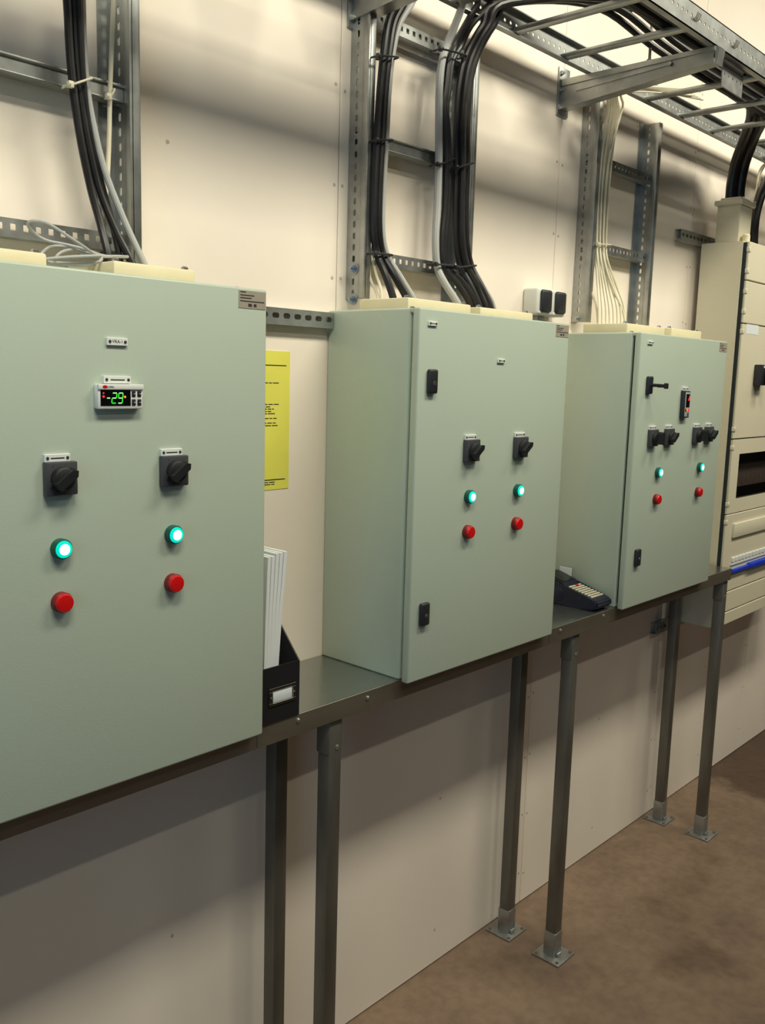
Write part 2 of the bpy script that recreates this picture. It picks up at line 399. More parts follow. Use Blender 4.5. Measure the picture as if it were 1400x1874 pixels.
def lock(par, xc, zc, key=False):
    o = MB().box(xc-.014, xc+.014, FY-.011, FY+.0005, zc-.0255, zc+.0255, .0045, 3).build('door_lock', BLK, par)
    MB().lathe((xc+.002, FY-.011, zc-.004), (0, -1, 0), [(0, .0055), (.0012, .0050)], 12).build('insert', INSERT, o)
    if key:
        k = MB().lathe((xc, FY-.011, zc), (0, -1, 0), [(0, .005), (.03, .0045), (.034, .003)], 10)
        k.box(xc-.003, xc+.003, FY-.062, FY-.030, zc-.006, zc+.004, .002)
        k.box(xc-.004, xc+.004, FY-.062, FY-.050, zc-.009, zc+.007, .002)
        k.build('key', BLK2, o)
def sticker(par, x1, lines=True):
    a, b, c, d = x1-.062, x1-.004, 1.7925, 1.8215
    o = MB().box(a, b, FY-.0007, FY+.0002, c, d).build('rating_sticker', STICK, par, False)
    m = MB()
    for z, w in ((.0268, .012), (.0215, .030), (.0170, .024), (.0118, .052)):
        m.box(a+.003, a+.003+w, FY-.0009, FY-.0006, c+z-.0010, c+z+.0008)
    m.box(a+.020, a+.028, FY-.0009, FY-.0006, c+.003, c+.008); m.box(a+.032, a+.038, FY-.0009, FY-.0006, c+.003, c+.008)
    m.build('lettering', INK, o, False)
def cabinet(x0, x1, label, glands):
    xc = (x0+x1)/2
    t = thing('control_cabinet', (xc, -.12, ZT), label, 'cabinet', None)
    b = MB()
    b.box(x0+.001, x1-.001, -.2448, -.0005, ZT, Z1, .005, 3)
    b.build('body', CAB, t)
    MB().box(x0+.012, x1-.012, FY+.018, -.2440, Z0+.014, Z1-.014).build('door_seal', SEAL, t, False)
    MB().box(x0, x1, FY, FY+.0195, Z0-.001, Z1, .004, 3).build('door', CAB, t)
    MB().box(x0+.002, x1-.002, -.2600, -.2400, Z1-.010, Z1-.001, .002).build('rain_lip', CAB, t)
    for k, (ga, gb, zt) in enumerate(glands):
        g = MB(); g.box(ga, gb, -.205, -.060, Z1-.002, zt, .004, 2)
        g = g.build('gland_plate', CREAM, t)
        for sx in (ga+.012, gb-.012):
            MB().lathe((sx, -.190, zt), (0, 0, 1), [(0, .006), (.004, .006), (.006, .003)], 8).build('screw', ZINC, g)
    for sx in (x0+.03, xc+.02, x1-.03):
        MB().lathe((sx, -.225, Z1-.001), (0, 0, 1), [(0, .006), (.004, .006), (.006, .004)], 8).build('lid_screw', ZINC, t)
    return t
A0, A1, B0, B1, C0, C1 = .463, 1.0551, 1.4609, 2.0387, 2.4201, 3.0183
cA = cabinet(A0, A1, 'grey control cabinet with a green digital temperature display on its door', ((.50, .690, 1.851), (.800, .955, 1.853)))
cB = cabinet(B0, B1, 'grey control cabinet with two locks, two switches and no display on its door', ((1.50, 1.72, 1.852), (1.755, 1.975, 1.850)))
cC = cabinet(C0, C1, 'grey control cabinet with four rotary switches and a key in its upper lock', ((2.46, 2.70, 1.855), (2.745, 2.965, 1.857)))
LZ, RZ, SZ = 1.4225, 1.3420, 1.5265
for cab, xs in ((cA, (.663, .859)), (cB, (1.649, 1.841)), (cC, (2.577, 2.869))):
    for x in xs: lamp(cab, x, LZ); button(cab, x-.001, RZ)
    sticker(cab, {cA: A1, cB: B1, cC: C1}[cab])
for x in (.6635, .8590): rotary(cA, x, SZ, math.radians(38))
for x in (1.6475, 1.8405): rotary(cB, x, SZ, math.radians(38))
for x, a in ((2.523, 90), (2.628, 38), (2.825, 90), (2.914, 38)): rotary(cC, x, SZ+.001, math.radians(a), a == 90)
lock(cB, 1.502, 1.677); lock(cB, 1.503, 1.176); lock(cC, 2.479, 1.680, True); lock(cC, 2.480, 1.176)
label_plate(cA, .7615, 1.726, .035, .0115, 'VRA-1')
label_plate(cB, 1.501, 1.796, .028, .0095); label_plate(cB, 1.750, 1.727, .027, .0095)
label_plate(cC, 2.474, 1.800, .030, .010)
# digital controller on cabinet A
cx, cz = .7605, 1.6445
y1 = FY-.013
o = MB().box(cx-.0385, cx+.0385, y1, FY+.0005, cz-.0185, cz+.0185, .003, 2).build('temperature_controller', WHITE, cA)
MB().box(cx-.0385, cx+.0385, y1-.0022, y1+.002, cz+.0105, cz+.0187, .0012).build('hood', WHITE, o)
MB().box(cx-.0345, cx+.0160, y1-.0006, y1+.002, cz-.0135, cz+.0100).build('screen', SCREEN, o, False)
MB().prism([(cx-.0280+.0040*math.cos(t*math.pi/8), y1-.0022, cz+.0146+.0023*math.sin(t*math.pi/8)) for t in range(16)], (0, -.0004, 0)).build('logo', RED, o, False)
bpy.context.view_layer.update()
text('CAREL', (cx-.0185, y1-.0024, cz+.0145), .0028, INK, 'lettering', o)
def seg(m, x, z, w, h, which, t=.0017):
    y = y1-.0008
    sl = .12
    def bar(xa, za, xb, zb):
        sk = lambda x_, z_: (x_+(z_-z)*sl, y, z_)
        if abs(xa-xb) > abs(za-zb):
            m.prism([sk(xa, za-t/2), sk(xb, za-t/2), sk(xb, za+t/2), sk(xa, za+t/2)], (0, -.0002, 0))
        else:
            m.prism([sk(xa-t/2, za), sk(xa+t/2, za), sk(xa+t/2, zb), sk(xa-t/2, zb)], (0, -.0002, 0))
    g = .0004
    S_ = {'a': (x+g, z+h, x+w-g, z+h), 'g': (x+g, z+h/2, x+w-g, z+h/2), 'd': (x+g, z, x+w-g, z),
          'f': (x, z+h/2+g, x, z+h-g), 'b': (x+w, z+h/2+g, x+w, z+h-g), 'e': (x, z+g, x, z+h/2-g), 'c': (x+w, z+g, x+w, z+h/2-g)}
    for w_ in which: bar(*S_[w_])
m = MB(); seg(m, cx-.0165, cz-.0095, .0072, .0150, 'bed'); seg(m, cx-.0060, cz-.0095, .0072, .0150, 'fbc'); m.build('green_digits', DGREEN, o, False)
m = MB(); seg(m, cx-.0165, cz-.0095, .0072, .0150, 'ag'); seg(m, cx-.0060, cz-.0095, .0072, .0150, 'agd'); seg(m, cx-.0255, cz-.0095, .0060, .0150, 'g'); m.build('pale_digits', DWHITE, o, False)
for dz, r in ((.0052, .0013), (.0002, .0019)):
    MB().lathe((cx-.0298, y1-.0006, cz+dz), (0, -1, 0), [(0, r), (.0004, r)], 12).build('red_symbol', DRED, o)
MB().lathe((cx+.0062, y1-.0006, cz-.0002), (0, -1, 0), [(0, .0018), (.0004, .0018)], 12).build('orange_symbol', DORA, o)
for dx in (.0215, .0312):
    for dz in (.0045, -.0085):
        MB().box(cx+dx-.0033, cx+dx+.0033, y1-.0012, y1+.001, cz+dz-.0048, cz+dz+.0048, .001).build('key', BLK, o)
        MB().box(cx+dx-.0002, cx+dx+.0030, y1-.0014, y1-.0010, cz+dz-.0004, cz+dz+.0004).build('key_mark', WHITE, o, False)
label_plate(o, .7600, cz+.0250, .046, .0112, None, 'label_plate', .005)
# upright controller on cabinet C
cx, cz = 2.7185, 1.624
o = MB().box(cx-.0215, cx+.0215, FY-.014, FY+.0005, cz-.041, cz+.041, .004, 2).build('process_controller', BLK, cC)
y1 = FY-.014
MB().box(cx-.0165, cx+.0165, y1-.0010, y1+.001, cz-.037, cz+.037, .001).build('fascia', CGRY, o)
MB().box(cx-.0125, cx+.0125, y1-.0016, y1, cz-.008, cz+.032).build('screen', SCREEN, o, False)
m = MB(); m.prism([(cx-.001, y1-.0018, cz+.012), (cx+.010, y1-.0018, cz+.012), (cx+.012, y1-.0018, cz+.020), (cx+.008, y1-.0018, cz+.029), (cx+.004, y1-.0018, cz+.020)], (0, -.0002, 0)); m.build('red_digit', DRED, o, False)
for dx, mm in ((-.0105, BLK), (-.002, DORA), (.007, DRED)):
    MB().box(cx+dx-.0038, cx+dx+.0038, y1-.0022, y1, cz-.021, cz-.013, .0008).build('key', mm, o)
MB().box(cx+.003, cx+.009, y1-.0022, y1, cz-.034, cz-.026, .0008).build('key', BLK, o)
label_plate(o, cx-.001, cz+.0475, .038, .0115, None, 'label_plate', .005)

# ------------------------------------------------------------------ cable ladders on the wall
PITCH = .025
def wall_rail(par, x, z0, z1, s):
    n = int((z1-z0)/PITCH)
    m = MB()
    m.slotted((x-.001, -.001, z0), (0, 0, 1), (0, -1, 0), (1, 0, 0), n, PITCH, .040, .002, .0145, .0075, .022)
    z1 = z0+n*PITCH
    m.box(x-.003, x+.006, -.058, -.039, z0, z1, .0025, 2); m.box(x, x+.019, -.058, -.053, z0, z1, .002, 2)
    m.box(min(x, x+s*.030), max(x, x+s*.030), -.0035, -.001, z0, z1)
    return m.build('rail', GALV, par)
def rung(par, xa, xb, zc, perf, h=.030):
    m = MB(); n = max(1, int((xb-xa)/.021)); pit = (xb-xa)/n
    y0, y1 = -.012, -.038
    if perf: m.slotted((xa, y1, zc-h/2), (1, 0, 0), (0, 0, 1), (0, 1, 0), n, pit, h, .002, .0095, .011, h*.55, .10)
    else:
        m.box(xa, xb, y1, y1+.002, zc-h/2, zc+h/2); m.box(xa, xb, y1-.004, y1, zc+h/2-.006, zc+h/2, .0015); m.box(xa, xb, y1-.003, y1, zc-h/2, zc-h/2+.004, .0012)
    m.box(xa, xb, y1+.002, y0, zc+h/2-.002, zc+h/2); m.box(xa, xb, y1+.002, y0, zc-h/2, zc-h/2+.002)
    return m.build('rung', GALV, par)
def bolt(par, c, axis, m=ZINC, r=.008):
    b = MB().lathe(c, axis, [(0, r*1.15), (.0025, r*1.15), (.0025, r*.8), (.008, r*.8), (.008, r*.45), (.013, r*.45)], 6)
    return b.build('bolt', m, par)
def ladder(xl, xr, z0, z1, rungs, label):
    t = thing('cable_ladder', ((xl+xr)/2, -.03, z0), label, 'cable ladder', None)
    wall_rail(t, xl, z0, z1, 1); wall_rail(t, xr, z0, z1, -1)
    for z, perf in rungs: rung(t, xl+.001, xr-.001, z, perf)
    return t
lA = ladder(.557, .928, 1.858, 2.52, ((2.155, False), (1.905, True), (2.41, True)), 'galvanised upright cable ladder above the cabinet with the green display')
lB = ladder(1.518, 1.889, 1.856, 2.51, ((2.4575, True), (2.203, False), (1.950, True)), 'galvanised upright cable ladder with black cables above the two-lock cabinet')
lC = ladder(2.490, 2.866, 1.862, 2.52, ((2.337, True), (2.090, True)), 'galvanised upright cable ladder with thin cream cables beside the wall sockets')
for px, py in ((649, 492), (647, 548)):
    p = P(px, py, x=1.517)
    MB().lathe((1.517, p[1], p[2]), (-1, 0, 0), [(0, .013), (.002, .013)], 14).build('washer', GALV, lB)
    bolt(lB, (1.515, p[1], p[2]), (-1, 0, 0), BLUEZ)
for zz in (1.872,): bolt(lC, (2.489, -.022, zz), (-1, 0, 0), ZINC, .007)
for zz in (1.875, 1.895): bolt(lA, (.929, -.045, zz), (-1, 0, 0), ZINC, .006)
for zz in (2.10, 2.33): bolt(lC, (2.866, -.03, zz-.01), (-1, 0, 0), ZINC, .007)
bolt(lA, (.93, -.03, 2.14), (-1, 0, 0), GALV, .007)

# wall mounting rails
def strut(x0, x1, z0, z1, y1, label, holes=True):
    n = max(1, int((x1-x0)/.030)); m = MB(); pit = (x1-x0)/n
    m.slotted((x0, y1, z0), (1, 0, 0), (0, 0, 1), (0, 1, 0), n, pit, z1-z0, .002, .019, .011, (z1-z0)*.55)
    m.box(x0, x1, y1+.002, 0, z1-.002, z1); m.box(x0, x1, y1+.002, 0, z0, z0+.002)
    return tag(m.build('mounting_rail', GALV), label, 'rail')
strut(1.06, 1.4600, 1.786, 1.821, -.022, 'short perforated steel rail on the wall above the yellow notice')
strut(3.145, 4.2, 2.181, 2.222, -.024, 'perforated steel rail on the wall behind the top of the switchboard')
strut(3.175, 4.2, .752, .793, -.024, 'perforated steel rail on the wall under the bottom of the switchboard')

# ------------------------------------------------------------------ cable tray under the ceiling, with its brackets
TY0, TY1, TZ0, TZ1 = -.085, -.452, 2.528, 2.588
tr = thing('cable_tray', (2.4, -.27, TZ0), 'long galvanised cable tray with rungs running along the wall on brackets', 'cable tray')
TXA, TXB = -.6, 5.4
for yy, s in ((TY0, -1), (TY1, 1)):
    n = int((TXB-TXA)/PITCH); m = MB()
    m.slotted((TXA, yy, TZ0), (1, 0, 0), (0, 0, 1), (0, s, 0), n, PITCH, TZ1-TZ0, .002, .009, .008, .030)
    m.box(TXA, TXA+n*PITCH, min(yy, yy+s*.018), max(yy, yy+s*.018), TZ0, TZ0+.003)
    m.box(TXA, TXA+n*PITCH, min(yy, yy+s*.016), max(yy, yy+s*.016), TZ1-.003, TZ1)
    m.build('rail', GALV, tr)
k = -6
while 1.995+.233*k < TXB:
    x = 1.995+.233*k; k += 1
    if x < TXA+.02: continue
    MB().box(x-.013, x+.013, TY1+.001, TY0-.001, TZ0+.003, TZ0+.017, .005, 2).build('rung', GALV, tr)
    m = MB()
    for dx in (-.008, .0, .009):
        m.tube([(x+dx, TY1+.004, TZ0+.022), (x+dx+.002, TY1-.006, TZ0+.026), (x+dx+.004, TY1-.010, TZ0+.038)], .0016, 5, 2)
    m.build('wire_clip', FLANGE, tr)
p = P(1325, 130, y=-.44)
m = MB().slotted((2.470, -.425, 2.464), (1, 0, 0), (0, 0, 1), (0, 1, 0), 5, .027, .066, .003, .007, .007, .033)
m.build('coupling_plate', GALV, tr)
def bracket(x, label):
    t = thing('wall_bracket', (x, 0, 2.44), label, 'bracket')
    MB().box(x-.028, x+.028, -.006, 0, 2.432, 2.562, .002).build('wall_plate', GALV, t)
    for z in (2.452, 2.500, 2.545): bolt(t, (x-.018, -.006, z), (0, -1, 0), ZINC, .007)
    # tapering folded channel
    zt = 2.527; w = .0022
    m = MB()
    yA, yB = -.006, -.452
    zA, zB = 2.448, 2.488
    m.prism([(x-.016, yA, zA), (x-.016, yB, zB), (x-.016, yB, zt), (x-.016, yA, zt)], (w, 0, 0))
    m.prism([(x-.016, yA, zt), (x-.016, yB, zt), (x+.018, yB, zt), (x+.018, yA, zt)], (0, 0, -w))
    m.prism([(x-.016, yA, zA), (x-.016, yB, zB), (x+.018, yB, zB), (x+.018, yA, zA)], (0, 0, w))
    # rolled ribs along the web
    m.prism([(x-.020, yA, zt-.018), (x-.020, yB, zt-.010), (x-.020, yB, zt), (x-.020, yA, zt)], (.004, 0, 0))
    m.prism([(x-.020, yA, zA), (x-.020, yB, zB), (x-.020, yB, zB+.010), (x-.020, yA, zA+.016)], (.004, 0, 0))
    m.prism([(x-.019, yA-.05, zA+.040), (x-.019, yB+.12, zB+.016), (x-.019, yB+.12, zB+.020), (x-.019, yA-.05, zA+.048)], (.003, 0, 0))
    m.build('arm', GALV, t)
    e = MB(); e.prism([(x-.016, yB, zt), (x-.016, yB-.012, zt-.004), (x-.016, yB-.006, zB-.004), (x-.016, yB+.004, zB)], (.034, 0, 0)); e.build('end_lip', GALV, t)
    MB().lathe((x-.020, -.335, 2.507), (-1, 0, 0), [(0, .006), (.003, .005)], 8).build('rivet', ZINC, t)
bracket(2.372, 'tapered steel wall bracket carrying the tray beside the cream cables')
bracket(1.530, 'tapered steel wall bracket carrying the tray over the black cables')
hr = thing('hanger_rod', (2.378, -.262, 2.527), 'thin threaded rod hanging from the ceiling to the wall bracket', 'rod')
MB().lathe((2.378, -.262, 2.527), (0, 0, 1), [(0, .004), (ZC-2.527, .004)], 8).build('rod', GALVD, hr)
MB().lathe((2.378, -.262, 2.527), (0, 0, 1), [(0, .011), (.002, .011), (.002, .008), (.010, .008)], 6).build('nut', GALVD, hr)

# ------------------------------------------------------------------ cables
def cable(path, r, m, label, group=None, name='cable', smooth=5, n=10):
    pts = []
    for q in path:
        if len(q) == 3 and isinstance(q[0], int): pts.append(P(q[0], q[1], y=q[2]))
        else: pts.append(tuple(q[1:]))           # ('w', x, y, z)
    return tag(MB().tube(pts, r, n, smooth).build(name, m), label, 'cable', group)
W_ = 'w'
# left ladder
G1 = 'cables above the display cabinet'
ya = -.075
cable([(118, -60, ya), (124, 20, ya), (127, 80, ya), (133, 150, ya), (145, 240, ya), (165, 340, ya), (184, 410, ya-.01), (196, 458, -.10), (200, 484, -.105)], .0068, CBLK, 'thick black cable farthest from the grey one in the bundle above the display cabinet', G1)
cable([(131, -60, ya), (136, 20, ya), (139, 80, ya), (145, 150, ya), (157, 240, ya), (179, 340, ya), (208, 415, ya-.01), (236, 470, -.10), (246, 492, -.105)], .0066, CBLK, 'thick black cable in the middle of the tied bundle above the display cabinet', G1)
cable([(143, -60, ya-.006), (146, 20, ya-.006), (148, 80, ya-.006), (152, 150, ya-.004), (163, 240, ya), (184, 330, ya+.008), (203, 400, ya), (215, 450, -.085), (222, 488, -.09)], .0056, CBLK, 'slimmer black cable running behind the others above the display cabinet', G1)
cable([(150, -60, ya), (151, 20, ya), (153, 80, ya), (158, 150, ya), (169, 220, ya), (191, 310, ya), (226, 400, ya-.01), (258, 470, -.10), (270, 494, -.105)], .0056, CGRY, 'light grey cable beside the black bundle above the display cabinet', G1)
cable([(210, -60, -.05), (207, 20, -.05), (204, 100, -.05), (201, 180, -.05), (200, 240, -.05), (197, 320, -.05), (191, 390, -.055), (194, 440, -.075), (200, 486, -.085)], .0040, CCRM, 'thin cream cable against the rail above the display cabinet', G1)
# middle ladder, left bundle
yb = -.066
G2 = 'cables above the two-lock cabinet'
cable([(746, -60, -.085), (728, 0, -.075), (711, 40, yb), (703, 90, yb), (696, 160, yb), (690, 250, yb), (685, 340, yb), (684, 420, yb), (690, 465, yb), (704, 500, -.09), (718, 540, -.105), (722, 562, -.11)], .0085, CBLK, 'black cable running closest to the slotted ladder rail with two blue-zinc bolts', G2)
cable([(760, -60, -.085), (742, 0, -.075), (722, 40, yb), (713, 90, yb), (705, 160, yb), (699, 250, yb), (694, 340, yb), (693, 420, yb), (700, 465, yb), (722, 505, -.09), (744, 545, -.105), (752, 566, -.11)], .0085, CBLK, 'black cable squeezed between another black cable and a slim grey one', G2)
cable([(774, -60, -.080), (757, 0, -.070), (733, 40, -.058), (720, 90, -.058), (712, 160, -.058), (707, 250, -.058), (702, 340, -.058), (700, 420, -.058), (708, 465, -.06), (730, 502, -.08), (756, 545, -.10), (766, 566, -.105)], .0068, CGRY, 'light grey cable tied along the first black bundle of the ladder', G2)
cable([(684, 440, -.05), (681, 468, -.052), (688, 500, -.07), (697, 530, -.09), (699, 562, -.095)], .0035, CCRM, 'thin cream lead dropping into the two-lock cabinet beside the black cables', G2)
cable([(674, 470, -.05), (677, 508, -.055), (686, 528, -.07), (692, 545, -.085), (694, 562, -.09)], .0035, CCRM, 'shorter thin cream lead at the ladder rail over the two-lock cabinet', G2)
# middle ladder, right bundles, over the tray edge and into the tray
yc = -.066
cable([(W_, 2.15, -.20, 2.66), (858, -30, -.13), (846, 10, -.105), (833, 45, -.085), (818, 82, yc), (809, 112, yc), (804, 160, yc), (803, 240, yc), (803, 300, yc), (800, 380, yc), (797, 440, yc), (800, 487, yc), (812, 515, -.08), (838, 556, -.10), (848, 578, -.105)], .0090, CGRY, 'thick light grey cable sweeping up from the two-lock cabinet over the tray edge', G2)
for j, dx in enumerate((0, 11)):
    cable([(W_, 2.30, -.24-.03*j, 2.64), (898+dx*2, -30, -.135), (874+dx*2, 8, -.11), (852+dx, 45, -.088), (833+dx, 82, yc), (822+dx//2, 112, yc), (816+dx//2, 160, yc), (811+dx//2, 200, yc), (814+dx//2, 240, yc), (816+dx//2, 300, yc), (814+dx//2, 380, yc), (809+dx//2, 440, yc), (813+dx//2, 487, yc-.004), (838+dx, 520, -.085), (858+dx, 552, -.10), (866+dx, 578, -.105)],
          .0078, CBLK, ('black cable touching the thick grey one, running over the tray edge', 'second black cable from the thick grey one, running over the tray edge')[j], G2)
for j, (dx, dy) in enumerate(((-10, 0.0), (1, -.012), (9, .004))):
    cable([(W_, 4.2, -.33+.03*j, 2.562), (W_, 3.2, -.335+.03*j, 2.562), (W_, 2.45, -.33+.03*j, 2.565), (W_, 2.20, -.26+.03*j, 2.63), (930+dx, 5, -.125+dy), (893+dx, 48, -.10+dy), (868+dx, 92, -.078+dy), (855+dx, 130, -.070+dy), (848+dx, 180, -.066+dy), (845+dx, 240, -.066+dy), (845+dx, 300, -.066+dy), (843+dx, 380, -.066+dy), (844+dx, 440, -.066+dy), (853+dx, 487, -.07+dy), (872+dx, 525, -.09), (888+dx, 562, -.105), (893+dx, 584, -.108)],
          .0088, CBLK, ('thick black cable on the grey-cable side of the trio curving into the tray', 'thick black cable in the middle of the trio curving into the tray', 'thick black cable of the trio closest to the plain ladder rail, curving into the tray')[j], G2, smooth=6)
cable([(856, 470, -.05), (868, 492, -.06), (885, 522, -.08), (902, 552, -.10), (908, 578, -.105)], .004, CGRY, 'thin grey lead at the outer side of the thick black cables', G2)
cable([(W_, -.4, -.36, 2.566), (W_, 1.0, -.37, 2.562), (W_, 2.2, -.372, 2.562), (W_, 3.6, -.37, 2.562), (W_, 5.2, -.37, 2.562)], .014, CBLK, 'thick black cable lying along the tray near its outer rail', None)
cable([(W_, -.4, -.40, 2.566), (W_, 1.0, -.405, 2.562), (W_, 2.2, -.402, 2.562), (W_, 3.6, -.405, 2.562), (W_, 5.2, -.40, 2.562)], .012, CBLK, 'black cable lying right against the outer rail in the tray', None)
# cream cables on the right ladder
for i in range(8):
    o1 = i*3.2
    yy = -.050-.006*(i % 2)
    cable([(W_, 2.80+.02*i, -.16, 2.580), (int(1127+o1*.8), 160, -.125), (int(1112+o1*.9), 205, -.085), (int(1100+o1), 270, yy), (int(1093+o1), 340, yy), (int(1091+o1*.9), 400, yy), (int(1090+o1*.85), 446, yy), (int(1091+o1*.95), 478, yy-.01), (int(1094+i*5), 525, -.075), (int(1096+i*6.6), 562, -.10), (int(1095+i*7.0), 604, -.11)],
          .0034, CCRM, 'thin cream cable fanning out of the bundle into the four-switch cabinet', 'cream cables into the four-switch cabinet')
cable([(W_, 2.86, -.16, 2.575), (1147, 168, -.12), (1140, 195, -.09), (1126, 245, -.07), (1113, 300, -.060), (1108, 350, -.060), (1105, 400, -.060), (1104, 446, -.06), (1109, 490, -.07), (1125, 535, -.09), (1140, 570, -.105), (1146, 606, -.11)], .0034, CCRM, 'cream cable hanging in a separate arc in front of the cream bundle', None)
cable([(1076, 520, -.048), (1085, 542, -.06), (1092, 565, -.09), (1095, 606, -.10)], .0034, CCRM, 'short cream lead coming out behind the ladder rail into the four-switch cabinet', None)
# loose coil on the first cabinet
co = MB()
def lp(pts): return [P(u, v, y=y) for u, v, y in pts]
co.tube(lp([(232, 470, -.14), (190, 468, -.15), (155, 456, -.15), (118, 447, -.14), (85, 440, -.13), (62, 426, -.13), (51, 411, -.14), (60, 404, -.15), (85, 408, -.16), (112, 424, -.17), (150, 449, -.17), (180, 468, -.16), (215, 469, -.15), (234, 470, -.14)]), .0024, 8, 6)
co.tube(lp([(68, 478, -.15), (78, 462, -.15), (95, 451, -.14), (125, 452, -.14), (160, 462, -.15), (185, 470, -.16), (178, 480, -.17), (140, 483, -.17), (95, 480, -.165), (70, 478, -.15)]), .0024, 8, 6)
co.tube(lp([(100, 474, -.17), (112, 462, -.17), (135, 457, -.16), (160, 466, -.16), (182, 474, -.15), (165, 485, -.15), (120, 484, -.16), (78, 476, -.17), (130, 470, -.18), (185, 468, -.18)]), .0024, 8, 6)
tag(co.build('cable_coil', CGRY), 'loose coil of thin grey cable lying on top of the display cabinet', 'cable')

# cable ties
def tie(pa, pb, y, m, label, r=.0022, d=.018):
    a, b = Vector(P(pa[0], pa[1], y=y)), Vector(P(pb[0], pb[1], y=y))
    yf, yk = y-d, y+d
    pts = [(a.x, y, a.z), (a.x+.003, yf, a.z), ((a.x+b.x)/2, yf-.003, (a.z+b.z)/2), (b.x-.003, yf, b.z), (b.x, y, b.z), (b.x-.003, yk, b.z), (a.x+.003, yk, a.z)]
    t = MB().tube(pts, r, 6, 4, True)
    t.box(a.x-.004, a.x+.005, yf-.003, yf+.006, a.z-.005, a.z+.005, .001)
    t.tube([(a.x, yf, a.z), (a.x-.006, yf-.010, a.z-.003), (a.x-.010, yf-.016, a.z-.004)], r*.7, 5, 2)
    return tag(t.build('cable_tie', m), label, 'cable tie')
tie((121, 157), (163, 147), -.075, CCRM, 'white cable tie around the black bundle above the display cabinet', .0019, .014)
tie((194, 178), (208, 165), -.052, CCRM, 'small white tie on the thin cream cable at the ladder rung', .0016, .008)
tie((685, 104), (722, 108), -.066, BLK, 'black cable tie near the top of the first bundle on the ladder', .0022, .014)
tie((682, 258), (712, 259), -.066, BLK, 'black cable tie at the smooth middle rung around the first bundle', .0022, .014)
tie((678, 464), (711, 468), -.066, BLK, 'black cable tie at the lowest rung around the first bundle', .0026, .014)
tie((797, 92), (845, 105), -.070, BLK, 'black cable tie near the tray around the grey and black pair', .0022, .016)
tie((794, 302), (825, 292), -.066, BLK, 'black cable tie at the smooth middle rung around the grey cable', .0024, .014)
tie((825, 308), (858, 300), -.070, BLK, 'black cable tie at the smooth middle rung around the thick black cables', .0026, .018)
tie((790, 484), (828, 488), -.066, BLK, 'black cable tie at the lowest rung around the grey cable', .0026, .014)
tie((826, 490), (862, 487), -.072, BLK, 'black cable tie at the lowest rung around the thick black cables', .0026, .018)
tie((1088, 447), (1113, 449), -.054, CCRM, 'white tie around the cream bundle at the lower rung', .0018, .012)

# ------------------------------------------------------------------ wall sockets
ws = thing('wall_socket', (2.285, 0, 1.872), 'grey double surface-mounted wall socket with two dark flaps', 'socket')
for i, xa in enumerate((2.225, 2.300)):
    h = MB(); h.box(xa, xa+.072, -.050, 0, 1.868, 1.942, .007, 3); h = h.build('housing', mat('socket_grey%d' % i, rgb(214, 214, 204), .45), ws)
    m = MB(); m.box(xa+.012, xa+.064, -.060, -.048, 1.876, 1.937, .007, 3); m.build('flap', PLATE if False else BLK, h)
    MB().box(xa+.008, xa+.068, -.052, -.046, 1.871, 1.879, .002).build('hinge_strip', WHITE, h)
MB().box(2.262, 2.300, -.030, 0, 1.850, 1.870, .006).build('cable_entry', CGRY, ws)

# ------------------------------------------------------------------ yellow notice
yn = tag(MB().box(1.140, 1.3505, -.0012, 0, 1.4345, 1.7320).build('notice_sheet', YELL, None, False), 'yellow paper notice with black lines taped to the wall', 'notice')
def prn(u0, u1, v, th=.0014):
    a, b = P(u0, v, y=-.0012), P(u1, v, y=-.0012)
    MB().box(a[0], b[0], -.0015, -.0011, a[2]-th, a[2]+th).build('printed_line', INK, yn, False)
a = P(525, 671, y=0)
for z, x1_, th in ((1.7015, 1.340, .0011), (1.456, 1.340, .0011)):
    MB().box(1.155, x1_, -.0015, -.0011, z-th, z+th).build('printed_line', INK, yn, False)
for v, u1 in ((701, 512), (740, 513), (744.5, 498), (748.5, 501), (753, 496), (757, 503), (765.5, 506), (774, 506), (778.5, 509), (882, 503), (886, 503)):
    b = P(u1, v, y=-.0012)
    m = MB(); x = 1.19
    while x < b[0]-.004:
        w = min(random.uniform(.008, .02), b[0]-x); m.box(x, x+w, -.0015, -.0011, b[2]-.0010, b[2]+.0010); x += w+.0025
    m.build('printed_text', INK, yn, False)

# ------------------------------------------------------------------ magazine file with papers
mf = thing('magazine_file', (1.119, -.13, ZT), 'black magazine file with a label holder standing on the shelf', 'file holder')
xa, xb, yf, yk, zb = 1.072, 1.1665, -.2475, -.006, ZT
side = [(yf, zb), (yk, zb), (yk, zb+.255), (-.115, zb+.255), (yf, zb+.110)]
for nm, x in (('side_panel', xa), ('side_panel', xb-.003)):
    MB().prism([(x, y, z) for y, z in side], (.003, 0, 0)).build(nm, BLK2, mf, False)
MB().box(xa+.003, xb-.003, yf, yf+.003, zb, zb+.110).build('front_panel', BLK2, mf, False)
MB().box(xa+.003, xb-.003, yk-.003, yk, zb, zb+.255).build('back_panel', BLK2, mf, False)
MB().box(xa+.003, xb-.003, yf+.003, yk-.003, zb, zb+.003).build('bottom_panel', BLK2, mf, False)
hx, hz = 1.1225, zb+.051
lh = MB(); 
for a, b, c, d in ((hx-.034, hx+.034, hz+.011, hz+.018), (hx-.034, hx+.034, hz-.018, hz-.011), (hx-.034, hx-.024, hz-.011, hz+.011), (hx+.024, hx+.034, hz-.011, hz+.011)):
    lh.box(a, b, yf-.002, yf, c, d, .0006, 1)
lh = lh.build('label_holder', mat('dark_metal', rgb(70, 64, 56), .4, .7), mf)
MB().box(hx-.026, hx+.026, yf-.0012, yf-.0004, hz-.012, hz+.012, .002, 2).build('card', PAPER, lh)
